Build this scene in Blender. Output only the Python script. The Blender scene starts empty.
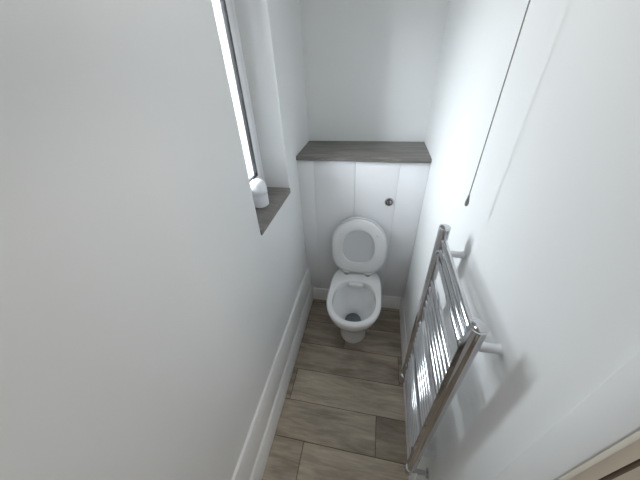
import bpy, bmesh, math, random
from mathutils import Vector, Matrix
random.seed(4)
sc=bpy.context.scene
try:
    sc.view_settings.view_transform='Standard'
except Exception as e: print(e)

# ---------------- dimensions (metres) ----------------
XL,XR=-0.465,0.293
YB=1.82          # rear wall
YF=1.50          # boxing front
ZC=2.40
YN=-0.75         # wall behind
WY0,WY1,WZ0,WZ1=0.87,1.307,1.095,2.12
DY0,DY1,DZ=-0.62,0.163,2.02

# ---------------- materials ----------------
def mat(name,col,rough=0.5,metal=0.0,bump=0.0,bscale=60,coat=0.0,var=0.0,vscale=3,spec=0.5):
    m=bpy.data.materials.new(name); m.use_nodes=True
    nt=m.node_tree; b=nt.nodes['Principled BSDF']
    b.inputs['Base Color'].default_value=(*col,1); b.inputs['Roughness'].default_value=rough
    b.inputs['Metallic'].default_value=metal
    b.inputs['Coat Weight'].default_value=coat
    b.inputs['Specular IOR Level'].default_value=spec
    tc=nt.nodes.new('ShaderNodeTexCoord')
    if var>0:
        n=nt.nodes.new('ShaderNodeTexNoise'); n.inputs['Scale'].default_value=vscale; n.inputs['Detail'].default_value=4
        nt.links.new(tc.outputs['Object'],n.inputs['Vector'])
        r=nt.nodes.new('ShaderNodeValToRGB')
        r.color_ramp.elements[0].position=0.3; r.color_ramp.elements[1].position=0.7
        r.color_ramp.elements[0].color=(*[c*(1-var) for c in col],1)
        r.color_ramp.elements[1].color=(*[min(1,c*(1+var)) for c in col],1)
        nt.links.new(n.outputs['Fac'],r.inputs['Fac']); nt.links.new(r.outputs['Color'],b.inputs['Base Color'])
    if bump>0:
        n=nt.nodes.new('ShaderNodeTexNoise'); n.inputs['Scale'].default_value=bscale; n.inputs['Detail'].default_value=5
        nt.links.new(tc.outputs['Object'],n.inputs['Vector'])
        bp=nt.nodes.new('ShaderNodeBump'); bp.inputs['Strength'].default_value=bump; bp.inputs['Distance'].default_value=0.002
        nt.links.new(n.outputs['Fac'],bp.inputs['Height']); nt.links.new(bp.outputs['Normal'],b.inputs['Normal'])
    return m
M_wall=mat('white_wall_paint',(0.875,0.885,0.885),0.65,bump=0.25,bscale=25,var=0.01,vscale=2,spec=0.25)
M_ceil=mat('ceiling_paint',(0.90,0.90,0.89),0.8,bump=0.1)
M_trim=mat('white_gloss_trim',(0.92,0.925,0.925),0.3,bump=0.05)
M_panel=mat('white_cladding',(0.92,0.93,0.95),0.25,bump=0.03)
M_upvc=mat('white_upvc',(0.89,0.90,0.92),0.25,bump=0.02)
M_gask=mat('black_gasket',(0.012,0.012,0.014),0.6,bump=0.05)
M_chrome=mat('chrome',(0.60,0.60,0.62),0.07,1.0,bump=0.01,bscale=5)
M_dchr=mat('dark_button_ring',(0.10,0.10,0.11),0.3,0.8,bump=0.01)
M_cer=mat('white_ceramic',(0.92,0.925,0.93),0.08,coat=0.5,bump=0.01,bscale=4)
M_seat=mat('white_seat_plastic',(0.92,0.925,0.93),0.18,bump=0.01,bscale=4)
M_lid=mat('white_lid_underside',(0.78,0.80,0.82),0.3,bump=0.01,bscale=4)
M_water=mat('toilet_water',(0.13,0.15,0.16),0.03,bump=0.02,bscale=8)
M_cord=mat('cord_beige',(0.30,0.28,0.26),0.7,bump=0.2,bscale=400)
M_hall=mat('hall_carpet',(0.50,0.40,0.30),0.95,bump=0.8,bscale=300,var=0.08,vscale=60)
M_hallwall=mat('hall_wall_darkened',(0.16,0.145,0.13),0.8,bump=0.1)  # hall wall colour darkened to give the chrome dark reflections
M_plast=mat('white_plastic',(0.88,0.90,0.94),0.3,bump=0.02)
M_cream=mat('cream_door_lining',(0.80,0.74,0.64),0.5,bump=0.1)

def wood(name,c1,c2,c3,sx,sy,sz,rough=0.4,attr=False):
    m=bpy.data.materials.new(name); m.use_nodes=True
    nt=m.node_tree; L=nt.links.new; b=nt.nodes['Principled BSDF']; b.inputs['Roughness'].default_value=rough
    tc=nt.nodes.new('ShaderNodeTexCoord'); mp=nt.nodes.new('ShaderNodeMapping')
    mp.inputs['Scale'].default_value=(sx,sy,sz)
    L(tc.outputs['Object'],mp.inputs['Vector'])
    vec=mp.outputs['Vector']
    if attr:
        at=nt.nodes.new('ShaderNodeAttribute'); at.attribute_name='plank'
        ad=nt.nodes.new('ShaderNodeVectorMath'); ad.operation='MULTIPLY_ADD'
        ad.inputs[1].default_value=(37,17,11)
        L(at.outputs['Color'],ad.inputs[0]); L(vec,ad.inputs[2]); vec=ad.outputs[0]
    n1=nt.nodes.new('ShaderNodeTexNoise'); n1.inputs['Scale'].default_value=1; n1.inputs['Detail'].default_value=8
    n1.inputs['Roughness'].default_value=0.66; n1.inputs['Distortion'].default_value=0.6
    L(vec,n1.inputs['Vector'])
    r=nt.nodes.new('ShaderNodeValToRGB'); cr=r.color_ramp
    cr.elements[0].position=0.30; cr.elements[0].color=(*c1,1)
    cr.elements[1].position=0.70; cr.elements[1].color=(*c3,1)
    e=cr.elements.new(0.5); e.color=(*c2,1)
    L(n1.outputs['Fac'],r.inputs['Fac'])
    mp2=nt.nodes.new('ShaderNodeMapping'); mp2.inputs['Scale'].default_value=(3,7,7)
    L(vec,mp2.inputs['Vector'])
    n2=nt.nodes.new('ShaderNodeTexNoise'); n2.inputs['Scale'].default_value=1; n2.inputs['Detail'].default_value=4
    L(mp2.outputs['Vector'],n2.inputs['Vector'])
    mr=nt.nodes.new('ShaderNodeMapRange'); mr.inputs['To Min'].default_value=0.68; mr.inputs['To Max'].default_value=1.32
    L(n2.outputs['Fac'],mr.inputs['Value'])
    mx=nt.nodes.new('ShaderNodeVectorMath'); mx.operation='MULTIPLY'
    L(r.outputs['Color'],mx.inputs[0]); L(mr.outputs['Result'],mx.inputs[1])
    out=mx.outputs[0]
    if attr:
        mr2=nt.nodes.new('ShaderNodeMapRange'); mr2.inputs['To Min'].default_value=0.80; mr2.inputs['To Max'].default_value=1.16
        L(at.outputs['Fac'],mr2.inputs['Value'])
        m3=nt.nodes.new('ShaderNodeVectorMath'); m3.operation='MULTIPLY'
        L(out,m3.inputs[0]); L(mr2.outputs['Result'],m3.inputs[1]); out=m3.outputs[0]
        mp3=nt.nodes.new('ShaderNodeMapping'); mp3.inputs['Scale'].default_value=(0.9,0.35,0.35)
        L(vec,mp3.inputs['Vector'])
        n3=nt.nodes.new('ShaderNodeTexNoise'); n3.inputs['Scale'].default_value=1.3; n3.inputs['Detail'].default_value=3
        L(mp3.outputs['Vector'],n3.inputs['Vector'])
        r3=nt.nodes.new('ShaderNodeMapRange'); r3.inputs['From Min'].default_value=0.55; r3.inputs['From Max'].default_value=0.70
        r3.inputs['To Min'].default_value=1.0; r3.inputs['To Max'].default_value=0.66
        L(n3.outputs['Fac'],r3.inputs['Value'])
        m4=nt.nodes.new('ShaderNodeVectorMath'); m4.operation='MULTIPLY'
        L(out,m4.inputs[0]); L(r3.outputs['Result'],m4.inputs[1]); out=m4.outputs[0]
    L(out,b.inputs['Base Color'])
    bp=nt.nodes.new('ShaderNodeBump'); bp.inputs['Strength'].default_value=0.15; bp.inputs['Distance'].default_value=0.001
    L(n2.outputs['Fac'],bp.inputs['Height']); L(bp.outputs['Normal'],b.inputs['Normal'])
    return m
M_floor=wood('grey_oak_laminate',(0.24,0.195,0.15),(0.41,0.35,0.275),(0.56,0.495,0.40),2.6,15,15,0.38,True)
M_shelf=wood('grey_slate_laminate',(0.13,0.122,0.112),(0.20,0.187,0.172),(0.28,0.262,0.24),4,22,22,0.45)
M_door=wood('brown_door_wood',(0.10,0.07,0.05),(0.16,0.12,0.09),(0.22,0.17,0.13),20,20,2.5,0.4)

M_glass=bpy.data.materials.new('window_glass'); M_glass.use_nodes=True
nt=M_glass.node_tree; nt.nodes.remove(nt.nodes['Principled BSDF'])
tr=nt.nodes.new('ShaderNodeBsdfTransparent'); gl=nt.nodes.new('ShaderNodeBsdfGlossy'); gl.inputs['Roughness'].default_value=0.03
fr=nt.nodes.new('ShaderNodeFresnel'); fr.inputs['IOR'].default_value=1.3
ms=nt.nodes.new('ShaderNodeMixShader'); nt.links.new(fr.outputs[0],ms.inputs[0]); nt.links.new(tr.outputs[0],ms.inputs[1]); nt.links.new(gl.outputs[0],ms.inputs[2])
nt.links.new(ms.outputs[0],nt.nodes['Material Output'].inputs['Surface'])

def emis(name,col,s):
    m=bpy.data.materials.new(name); m.use_nodes=True; b=m.node_tree.nodes['Principled BSDF']
    b.inputs['Base Color'].default_value=(*col,1); b.inputs['Emission Color'].default_value=(*col,1); b.inputs['Emission Strength'].default_value=s
    return m

# ---------------- mesh builder ----------------
class B:
    def __init__(s,name): s.name=name; s.bm=bmesh.new(); s.mats=[]
    def mi(s,m):
        if m not in s.mats: s.mats.append(m)
        return s.mats.index(m)
    def box(s,x0,x1,y0,y1,z0,z1,m,bev=0.0,seg=2):
        t=bmesh.new(); bmesh.ops.create_cube(t,size=1)
        for v in t.verts: v.co=Vector(((x0+x1)/2+v.co.x*(x1-x0),(y0+y1)/2+v.co.y*(y1-y0),(z0+z1)/2+v.co.z*(z1-z0)))
        if bev>0: bmesh.ops.bevel(t,geom=t.edges[:],offset=bev,segments=seg,affect='EDGES',profile=0.5)
        s.merge(t,m,bev>0); return s
    def merge(s,t,m,smooth=False):
        i=s.mi(m)
        for f in t.faces: f.material_index=i; f.smooth=smooth
        me=bpy.data.meshes.new('tmp'); t.to_mesh(me); t.free(); s.bm.from_mesh(me); bpy.data.meshes.remove(me)
    def rings(s,rs,m,cap0=True,cap1=True,smooth=True,close=False):
        t=bmesh.new(); vr=[[t.verts.new(p) for p in r] for r in rs]; n=len(rs[0])
        pairs=list(zip(vr[:-1],vr[1:]))
        if close: pairs.append((vr[-1],vr[0]))
        for a,b in pairs:
            for k in range(n): t.faces.new((a[k],a[(k+1)%n],b[(k+1)%n],b[k]))
        if not close:
            if cap0: t.faces.new(vr[0][::-1])
            if cap1: t.faces.new(vr[-1])
        bmesh.ops.recalc_face_normals(t,faces=t.faces[:]); s.merge(t,m,smooth)
    def tube(s,p0,p1,r,m,n=16,r2=None):
        p0=Vector(p0);p1=Vector(p1); d=(p1-p0); L=d.length; q=Vector((0,0,1)).rotation_difference(d.normalized())
        r2=r if r2 is None else r2
        c=min(r,r2)*0.15; c=min(c,L*0.3)
        prof=[(r-c,0),(r,c),(r2,L-c),(r2-c,L)]
        s.rings([[p0+q@Vector((a*math.cos(k*2*math.pi/n),a*math.sin(k*2*math.pi/n),z)) for k in range(n)] for a,z in prof],m)
    def lathe(s,o,ax,prof,m,n=28):
        o=Vector(o); q=Vector((0,0,1)).rotation_difference(Vector(ax).normalized())
        s.rings([[o+q@Vector((a*math.cos(k*2*math.pi/n),a*math.sin(k*2*math.pi/n),z)) for k in range(n)] for a,z in prof],m)
    def done(s,sharp=True,sub=0):
        me=bpy.data.meshes.new(s.name); s.bm.to_mesh(me); s.bm.free()
        for m in s.mats: me.materials.append(m)
        o=bpy.data.objects.new(s.name,me); sc.collection.objects.link(o)
        if sub:
            md=o.modifiers.new('s','SUBSURF'); md.levels=sub; md.render_levels=sub
        if sharp:
            try: me.set_sharp_from_angle(angle=math.radians(40))
            except Exception as e: print(e)
        return o

# ---------------- room shell ----------------
T=0.22
b=B('wall_left')
b.box(XL-T,XL,YN,WY0,0,ZC,M_wall); b.box(XL-T,XL,WY1,YB,0,ZC,M_wall)
b.box(XL-T,XL,WY0,WY1,0,WZ0-0.03,M_wall); b.box(XL-T,XL,WY0,WY1,WZ1,ZC,M_wall); b.done()
b=B('wall_back'); b.box(XL-T,XR+0.12,YB,YB+0.15,0,ZC,M_wall); b.done()
b=B('wall_front'); b.box(XL-T,XR+0.12,YN-0.12,YN,0,ZC,M_wall); b.done()
b=B('wall_right')
b.box(XR,XR+0.12,DY1,YB,0,ZC,M_wall); b.box(XR,XR+0.12,YN,DY0,0,ZC,M_wall); b.box(XR,XR+0.12,DY0,DY1,DZ,ZC,M_wall); b.done()
b=B('ceiling'); b.box(XL-T,2.1,YN-0.12,YB+0.15,ZC,ZC+0.1,M_ceil); b.done()

me=bpy.data.meshes.new('floor'); bm=bmesh.new(); cl=bm.loops.layers.float_color.new('plank')
M_gap=mat('plank_gap',(0.05,0.04,0.03),0.8,bump=0.05)
def plank(x0,x1,y0,y1,val):
    g=0.0013
    x0+=g;x1-=g;y0+=g;y1-=g; z=0.0; c=0.0014
    top=[bm.verts.new(p) for p in ((x0+c,y0+c,z),(x1-c,y0+c,z),(x1-c,y1-c,z),(x0+c,y1-c,z))]
    mid=[bm.verts.new(p) for p in ((x0,y0,z-c),(x1,y0,z-c),(x1,y1,z-c),(x0,y1,z-c))]
    fs=[bm.faces.new(top)]+[bm.faces.new((mid[k],mid[(k+1)%4],top[(k+1)%4],top[k])) for k in range(4)]
    for f in fs:
        for l in f.loops: l[cl]=(val,val,val,1)
ys=0.487; PW=0.193
rows={0:[0.115],-1:[-0.262],1:[-0.40],2:[0.25],3:[-0.12],4:[0.05],5:[-0.3]}
tone={-1:[0.45,0.9],0:[0.85,0.35],1:[0.5,0.95],2:[0.65,0.3],3:[0.35,0.3],4:[0.3,0.35],5:[0.3,0.3]}
for i in range(-7,7):
    y0=ys+i*PW; y1=y0+PW
    j=rows.get(i,[random.uniform(-.3,.2)]); t=tone.get(i,[random.random(),random.random()])
    cuts=[XL-0.02]+j+[XR+0.06]
    for k in range(len(cuts)-1): plank(cuts[k],cuts[k+1],max(y0,YN),min(y1,YB),t[k])
for f in bm.faces: f.material_index=0
z=-0.0035
f=bm.faces.new([bm.verts.new(p) for p in ((XL-.02,YN,z),(XR+.06,YN,z),(XR+.06,YB,z),(XL-.02,YB,z))]); f.material_index=1
bm.to_mesh(me); bm.free(); me.materials.append(M_floor); me.materials.append(M_gap)
fo=bpy.data.objects.new('floor',me); sc.collection.objects.link(fo)

# hollow boxing: front cladding boards, frame behind, capped by the shelf
b=B('cistern_boxing')
g=0.001
gx=[XL+g,-0.365,-0.115,0.135,XR-g]
for k in range(4):
    b.box(gx[k]+(0.0006 if k else 0),gx[k+1]-(0.0006 if k<3 else 0),YF,YF+0.012,0,1.19,M_panel,0.0012)
b.box(XL+g,XR-g,YF+0.004,YF+0.03,0,1.19,M_panel); b.done()
b=B('cistern_shelf'); b.box(XL+g,XR-g,YF-0.02,YB-g,1.19,1.214,M_shelf,0.003); b.done()

def skirt(name,pts,axis,a0,a1,m):
    b=B(name); t=bmesh.new()
    def P(o,z,a):
        return {'L':(XL+o,a,z),'R':(XR-o,a,z),'B':(a,YF-o,z)}[axis]
    A=[t.verts.new(P(o,z,a0)) for o,z in pts]; C=[t.verts.new(P(o,z,a1)) for o,z in pts]
    n=len(pts)
    for k in range(n): t.faces.new((A[k],A[(k+1)%n],C[(k+1)%n],C[k]))
    t.faces.new(A[::-1]); t.faces.new(C); bmesh.ops.recalc_face_normals(t,faces=t.faces[:])
    b.merge(t,m); return b.done()
prof=[(0,0),(0.018,0),(0.018,0.085),(0.014,0.092),(0.014,0.10),(0.008,0.112),(0.006,0.12),(0,0.12)]
skirt('baseboard_right',prof,'R',DY1+0.05,YF,M_trim)
skirt('baseboard_back',prof,'B',XL+0.036,XR-0.018,M_trim)
profL=[(0,0),(0.036,0),(0.036,0.115),(0.032,0.122),(0.032,0.132),(0.026,0.145),(0.020,0.150),(0.020,0.31),(0.012,0.33),(0,0.33)]
skirt('baseboard_left',profL,'L',YN,YF,M_trim)

# ---------------- window ----------------
wx=-0.600
b=B('window_1')
def frame(x0,x1,y0,y1,z0,z1,w,m,bev=0.004):
    b.box(x0,x1,y0,y0+w,z0,z1,m,bev); b.box(x0,x1,y1-w,y1,z0,z1,m,bev)
    b.box(x0,x1,y0+w-0.002,y1-w+0.002,z0,z0+w,m,bev); b.box(x0,x1,y0+w-0.002,y1-w+0.002,z1-w,z1,m,bev)
frame(wx-0.065,wx,WY0,WY1,WZ0,WZ1,0.055,M_upvc)
frame(wx-0.055,wx+0.014,WY0+0.05,WY1-0.05,WZ0+0.05,WZ1-0.05,0.065,M_upvc,0.006)
frame(wx-0.004,wx+0.0155,WY0+0.1115,WY1-0.1115,WZ0+0.1115,WZ1-0.1115,0.006,M_gask,0.0008)
b.box(wx-0.026,wx-0.020,WY0+0.113,WY1-0.113,WZ0+0.113,WZ1-0.113,M_glass)
b.done()
b=B('window_sill'); b.box(wx-0.03,XL+0.006,WY0+0.001,WY1-0.001,WZ0-0.03,WZ0,M_shelf,0.003); b.done()

b=B('air_freshener')
o=(-0.546,1.09,WZ0)
b.lathe(o,(0,0,1),[(0.034,0),(0.040,0.005),(0.041,0.055),(0.039,0.060),(0.039,0.063),(0.042,0.067),(0.042,0.092),(0.038,0.112),(0.028,0.126),(0.014,0.133),(0.003,0.134)],M_plast)
b.done()

# ---------------- toilet ----------------
TX=-0.070
N=64
def egg(w,yf,yb,yc,z,nb=4.0,nf=2.1,cx=TX):
    pts=[]
    for k in range(N):
        t=2*math.pi*k/N; s,c=math.sin(t),math.cos(t)
        if c>=0: e=2/nf; x=w*math.copysign(abs(s)**e,s); y=yc-(yc-yf)*abs(c)**e
        else: e=2/nb; x=w*math.copysign(abs(s)**e,s); y=yc+(yb-yc)*abs(c)**e
        pts.append(Vector((cx+x,y,z)))
    return pts
b=B('toilet')
e=YF-0.0185
b.rings([egg(.100,1.120,e,1.27,0.0),egg(.104,1.112,e,1.27,0.006),egg(.102,1.114,e,1.27,.06),egg(.104,1.104,e,1.26,.13),
 egg(.118,1.07,e,1.24,.20),egg(.138,1.025,e,1.20,.26),egg(.158,.985,e,1.18,.315),egg(.169,.966,e,1.17,.35),egg(.174,.960,e,1.165,.378),egg(.175,.959,e,1.165,.390),
 egg(.1725,.962,e-.001,1.165,.398),egg(.168,.967,e-.004,1.165,.402),
 egg(.143,.993,1.345,1.165,.402,2.6),egg(.139,.997,1.341,1.165,.399,2.6),egg(.137,.999,1.339,1.165,.392,2.6),
 egg(.137,1.0,1.338,1.165,.35,2.6),egg(.146,.992,1.342,1.165,.345,2.5),egg(.144,.996,1.338,1.165,.33,2.4),egg(.126,1.02,1.315,1.17,.285,2.3),egg(.095,1.06,1.285,1.18,.24,2.2),egg(.066,1.10,1.26,1.185,.205,2),
 egg(.054,1.112,1.246,1.185,.17,2),egg(.05,1.117,1.24,1.185,.14,2)],M_cer,cap0=True,cap1=True)
b.rings([egg(.056,1.110,1.249,1.185,.172,2),egg(.02,1.16,1.21,1.185,.172,2)],M_water,cap0=False)
b.box(TX-0.05,TX+0.05,1.312,1.345,.355,.385,M_cer,0.006)
b.box(TX-0.10,TX+0.10,YF-0.022,YF-0.0005,.15,.385,M_cer,0.006)
pan=b.done()
hp=Vector((0,1.405,0.425))
def raised(name,build,ang,off):
    bb=B(name); build(bb); o=bb.done()
    R=Matrix.Translation(hp)@Matrix.Rotation(-math.radians(ang),4,'X')@Matrix.Translation(Vector((0,-hp.y,-hp.z)))
    o.data.transform(R); return o
def seatb(bb):
    z=hp.z-0.020; d=hp.y
    def E(w,a,c,zz,n=3.0): return egg(w,d-a,d-c,d-0.20,zz,n)
    bb.rings([E(.176,.405,.012,z+.004),E(.180,.409,.008,z+.010),E(.178,.407,.010,z+.017),E(.172,.401,.016,z+.020),
      E(.116,.340,.078,z+.020,2.4),E(.110,.334,.084,z+.016,2.4),E(.106,.330,.088,z+.008,2.4),E(.110,.334,.084,z+.001,2.4),E(.120,.344,.074,z-.001,2.4),E(.169,.397,.019,z-.001)],M_seat,close=True)
    for sx in(-1,1):
        for yy in(-.31,-.12): bb.lathe((TX+sx*(.142 if yy>-.2 else .117),d+yy,z-.005),(0,0,1),[(.006,0),(.009,.002),(.009,.008)],M_plast,12)
def lidb(bb):
    z=hp.z+0.003; d=hp.y
    def E(w,a,c,zz,n=3.4): return egg(w,d-a,d-c,d-0.20,zz,n)
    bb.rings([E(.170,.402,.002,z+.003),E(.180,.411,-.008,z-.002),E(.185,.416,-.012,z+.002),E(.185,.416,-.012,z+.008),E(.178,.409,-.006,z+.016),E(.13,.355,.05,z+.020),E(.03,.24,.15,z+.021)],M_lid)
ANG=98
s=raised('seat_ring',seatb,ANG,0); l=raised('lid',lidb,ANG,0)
b=B('seat_hinges')
for sx in(-1,1):
    x=TX+sx*0.075
    b.lathe((x,1.405,.4015),(0,0,1),[(.017,0),(.018,.003),(.016,.008),(.010,.010),(.009,.016)],M_chrome,20)
    b.tube((x-.024,1.405,.424),(x+.024,1.405,.424),.0115,M_seat)
h=b.done()
for o in(s,l,h): o.parent=pan

b=B('flush_button')
b.lathe((0.098,YF,0.94),(0,-1,0),[(.027,0),(.027,.004),(.025,.007),(.021,.008),(.020,.006)],M_chrome)
b.lathe((0.098,YF-.004,0.94),(0,-1,0),[(.0205,0),(.0205,.003),(.017,.0035)],M_dchr)
b.lathe((0.098,YF-.006,0.94),(0,-1,0),[(.014,0),(.014,.003),(.009,.005),(.002,.0055)],M_chrome)
b.done()

# ---------------- towel rail ----------------
b=B('heated_towel_rail')
rx=0.222; ya,yb_=0.372,0.735; z0,z1=0.41,1.252
for y in(ya,yb_):
    t=[]
    for z in(z0,z1):
        ring=[]
        w=0.0195
        for k in range(32):
            a=2*math.pi*k/32
            cx=math.cos(a); sy=math.sin(a)
            x=cx*0.017 if cx>0 else -0.014*min(1,abs(cx)*1.25)
            ring.append(Vector((rx+x,y+sy*w,z)))
        t.append(ring)
    b.rings(t,M_chrome)
    b.lathe((rx,y,z1-0.002),(0,0,1),[(.014,0),(.0145,.003),(.010,.006),(.004,.007)],M_chrome,20)
    b.tube((rx,y,z0-0.03),(rx,y,z0+0.002),.011,M_chrome)
    b.lathe((rx,y,z0-0.075),(0,0,1),[(.012,0),(.016,.003),(.016,.045),(.012,.048)],M_chrome,12)
    b.tube((rx,y,z0-0.055),(XR-0.001,y,z0-0.055),.0085,M_chrome)
    b.lathe((XR,y,z0-0.055),(-1,0,0),[(.018,0),(.018,.004),(.010,.008)],M_chrome)
zs=[]
z=1.210
for n,gap in((3,0.10),(5,0.09),(5,0.085),(6,0)):
    for k in range(n): zs.append(z); z-=0.034
    z-=gap-0.034
for z in zs: b.tube((rx+0.003,ya+0.005,z),(rx+0.003,yb_-0.005,z),.0092,M_chrome,14)
for y in(ya+0.018,yb_-0.018):
    for z in(1.165,0.50):
        b.tube((rx-0.004,y,z),(rx+0.035,y,z),.0085,M_chrome)
        b.lathe((XR,y,z),(-1,0,0),[(.012,0),(.012,.004),(.0105,.008),(.0105,.040),(.009,.042)],M_plast,20)
        b.lathe((rx-0.014,y,z),(1,0,0),[(.004,0),(.010,.002),(.011,.010),(.009,.014)],M_chrome,20)
b.done()

# ---------------- pull cord ----------------
b=B('light_pull_cord')
cx,cy=0.240,0.675
b.tube((cx,cy,1.385),(cx,cy,ZC-0.03),.0013,M_cord,8)
b.lathe((cx,cy,1.358),(0,0,1),[(.003,0),(.0045,.003),(.005,.010),(.003,.022),(.002,.030)],M_cord,14)
b.lathe((cx,cy,ZC),(0,0,-1),[(.042,0),(.042,.018),(.036,.028),(.01,.032),(.004,.04)],M_plast)
b.done()

# ---------------- doorway on the right ----------------
b=B('trim_1')
b.box(XR-0.016,XR,DY1,DY1+0.05,0,DZ+0.05,M_trim,0.004); b.box(XR-0.016,XR,DY0-0.05,DY0,0,DZ+0.05,M_trim,0.004); b.box(XR-0.016,XR,DY0,DY1,DZ,DZ+0.05,M_trim,0.004)
b.done()
b=B('door_frame')
def lining(x0,x1,m,d,bev=0.001):
    b.box(x0,x1,DY1-d,DY1,0,DZ,m,bev); b.box(x0,x1,DY0,DY0+d,0,DZ,m,bev); b.box(x0,x1,DY0+d,DY1-d,DZ-d,DZ,m,bev)
lining(XR-0.014,XR+0.010,M_cream,0.006)
lining(XR+0.010,XR+0.018,M_door,0.007)
lining(XR+0.018,XR+0.125,M_cream,0.006)
b.done()
b=B('floor_hall'); b.box(XR+0.06,2.1,YN-0.12,YB+0.15,-0.02,0.004,M_hall); b.done()
b=B('wall_hall'); b.box(2.0,2.1,YN-0.12,YB+0.15,0,ZC,M_hallwall); b.done()
b=B('wall_hall_south'); b.box(XR+0.12,2.0,YN-0.22,YN-0.12,0,ZC,M_hallwall); b.done()
b=B('wall_hall_north'); b.box(XR+0.12,2.0,YB+0.15,YB+0.25,0,ZC,M_hallwall); b.done()

M_l=emis('fill_diffuser',(1.0,0.97,0.93),1.0)  # glow for the added ceiling fill fitting
b=B('added_ceiling_fill'); b.lathe((-0.08,0.55,ZC),(0,0,-1),[(.12,0),(.12,.03),(.10,.05),(.05,.062),(.005,.066)],M_l); b.done()  # unseen fitting, added to go with the fill light
def light(name,kind,loc,rot,e,col=(1,1,1),**k):
    ld=bpy.data.lights.new(name,kind); ld.energy=e; ld.color=col
    for a,v in k.items(): setattr(ld,a,v)
    o=bpy.data.objects.new(name,ld); o.location=loc; o.rotation_euler=rot; sc.collection.objects.link(o); return o
light('ceiling_fill_light','AREA',(-0.08,0.55,ZC-0.08),(0,0,0),1.5,(1,0.97,0.93),shape='DISK',size=0.22)  # added fill that evens out the walls lit by the window
light('hall_fill_light','AREA',(1.2,-0.45,ZC-0.05),(0,0,0),14,(1,0.96,0.90),shape='DISK',size=0.4)  # unseen, added fill to brighten the hall and door lining
p=light('window_portal','AREA',(wx-0.10,(WY0+WY1)/2,(WZ0+WZ1)/2),(0,-math.radians(90),0),1,shape='RECTANGLE',size=1.0,size_y=0.42)
p.data.cycles.is_portal=True
w=bpy.data.worlds.new('World'); sc.world=w; w.use_nodes=True; nt=w.node_tree; bg=nt.nodes['Background']
tc=nt.nodes.new('ShaderNodeTexCoord'); sp=nt.nodes.new('ShaderNodeSeparateXYZ'); rp=nt.nodes.new('ShaderNodeValToRGB')
ma=nt.nodes.new('ShaderNodeMath'); ma.operation='MULTIPLY_ADD'; ma.inputs[1].default_value=0.5; ma.inputs[2].default_value=0.5
nt.links.new(tc.outputs['Generated'],sp.inputs[0]); nt.links.new(sp.outputs['Z'],ma.inputs[0]); nt.links.new(ma.outputs[0],rp.inputs['Fac'])
# ground below the horizon, pale overcast above
rp.color_ramp.elements[0].position=0.40; rp.color_ramp.elements[0].color=(0.16,0.165,0.16,1)
rp.color_ramp.elements[1].position=0.60; rp.color_ramp.elements[1].color=(0.86,0.94,1,1)
nt.links.new(rp.outputs['Color'],bg.inputs['Color']); bg.inputs['Strength'].default_value=28

# ---------------- camera ----------------
D=Vector((65,190,263)).normalized(); Nn=Vector((20,-370,263)); Nn=(Nn-D*Nn.dot(D)).normalized()
U=-Nn
R=Vector((D.y*U.z-D.z*U.y, D.z*U.x-D.x*U.z, D.x*U.y-D.y*U.x))
if R.x<0: R=-R
cam=bpy.data.cameras.new('camera'); co=bpy.data.objects.new('camera',cam); sc.collection.objects.link(co); sc.camera=co
cr=Vector((R.x,D.x,U.x)); cu=Vector((R.y,D.y,U.y)); cf=Vector((R.z,D.z,U.z))
co.matrix_world=Matrix((( cr.x,cu.x,-cf.x,0),(cr.y,cu.y,-cf.y,0),(cr.z,cu.z,-cf.z,1.7),(0,0,0,1)))
cam.lens=263/640*36; cam.sensor_width=36; cam.clip_start=0.01
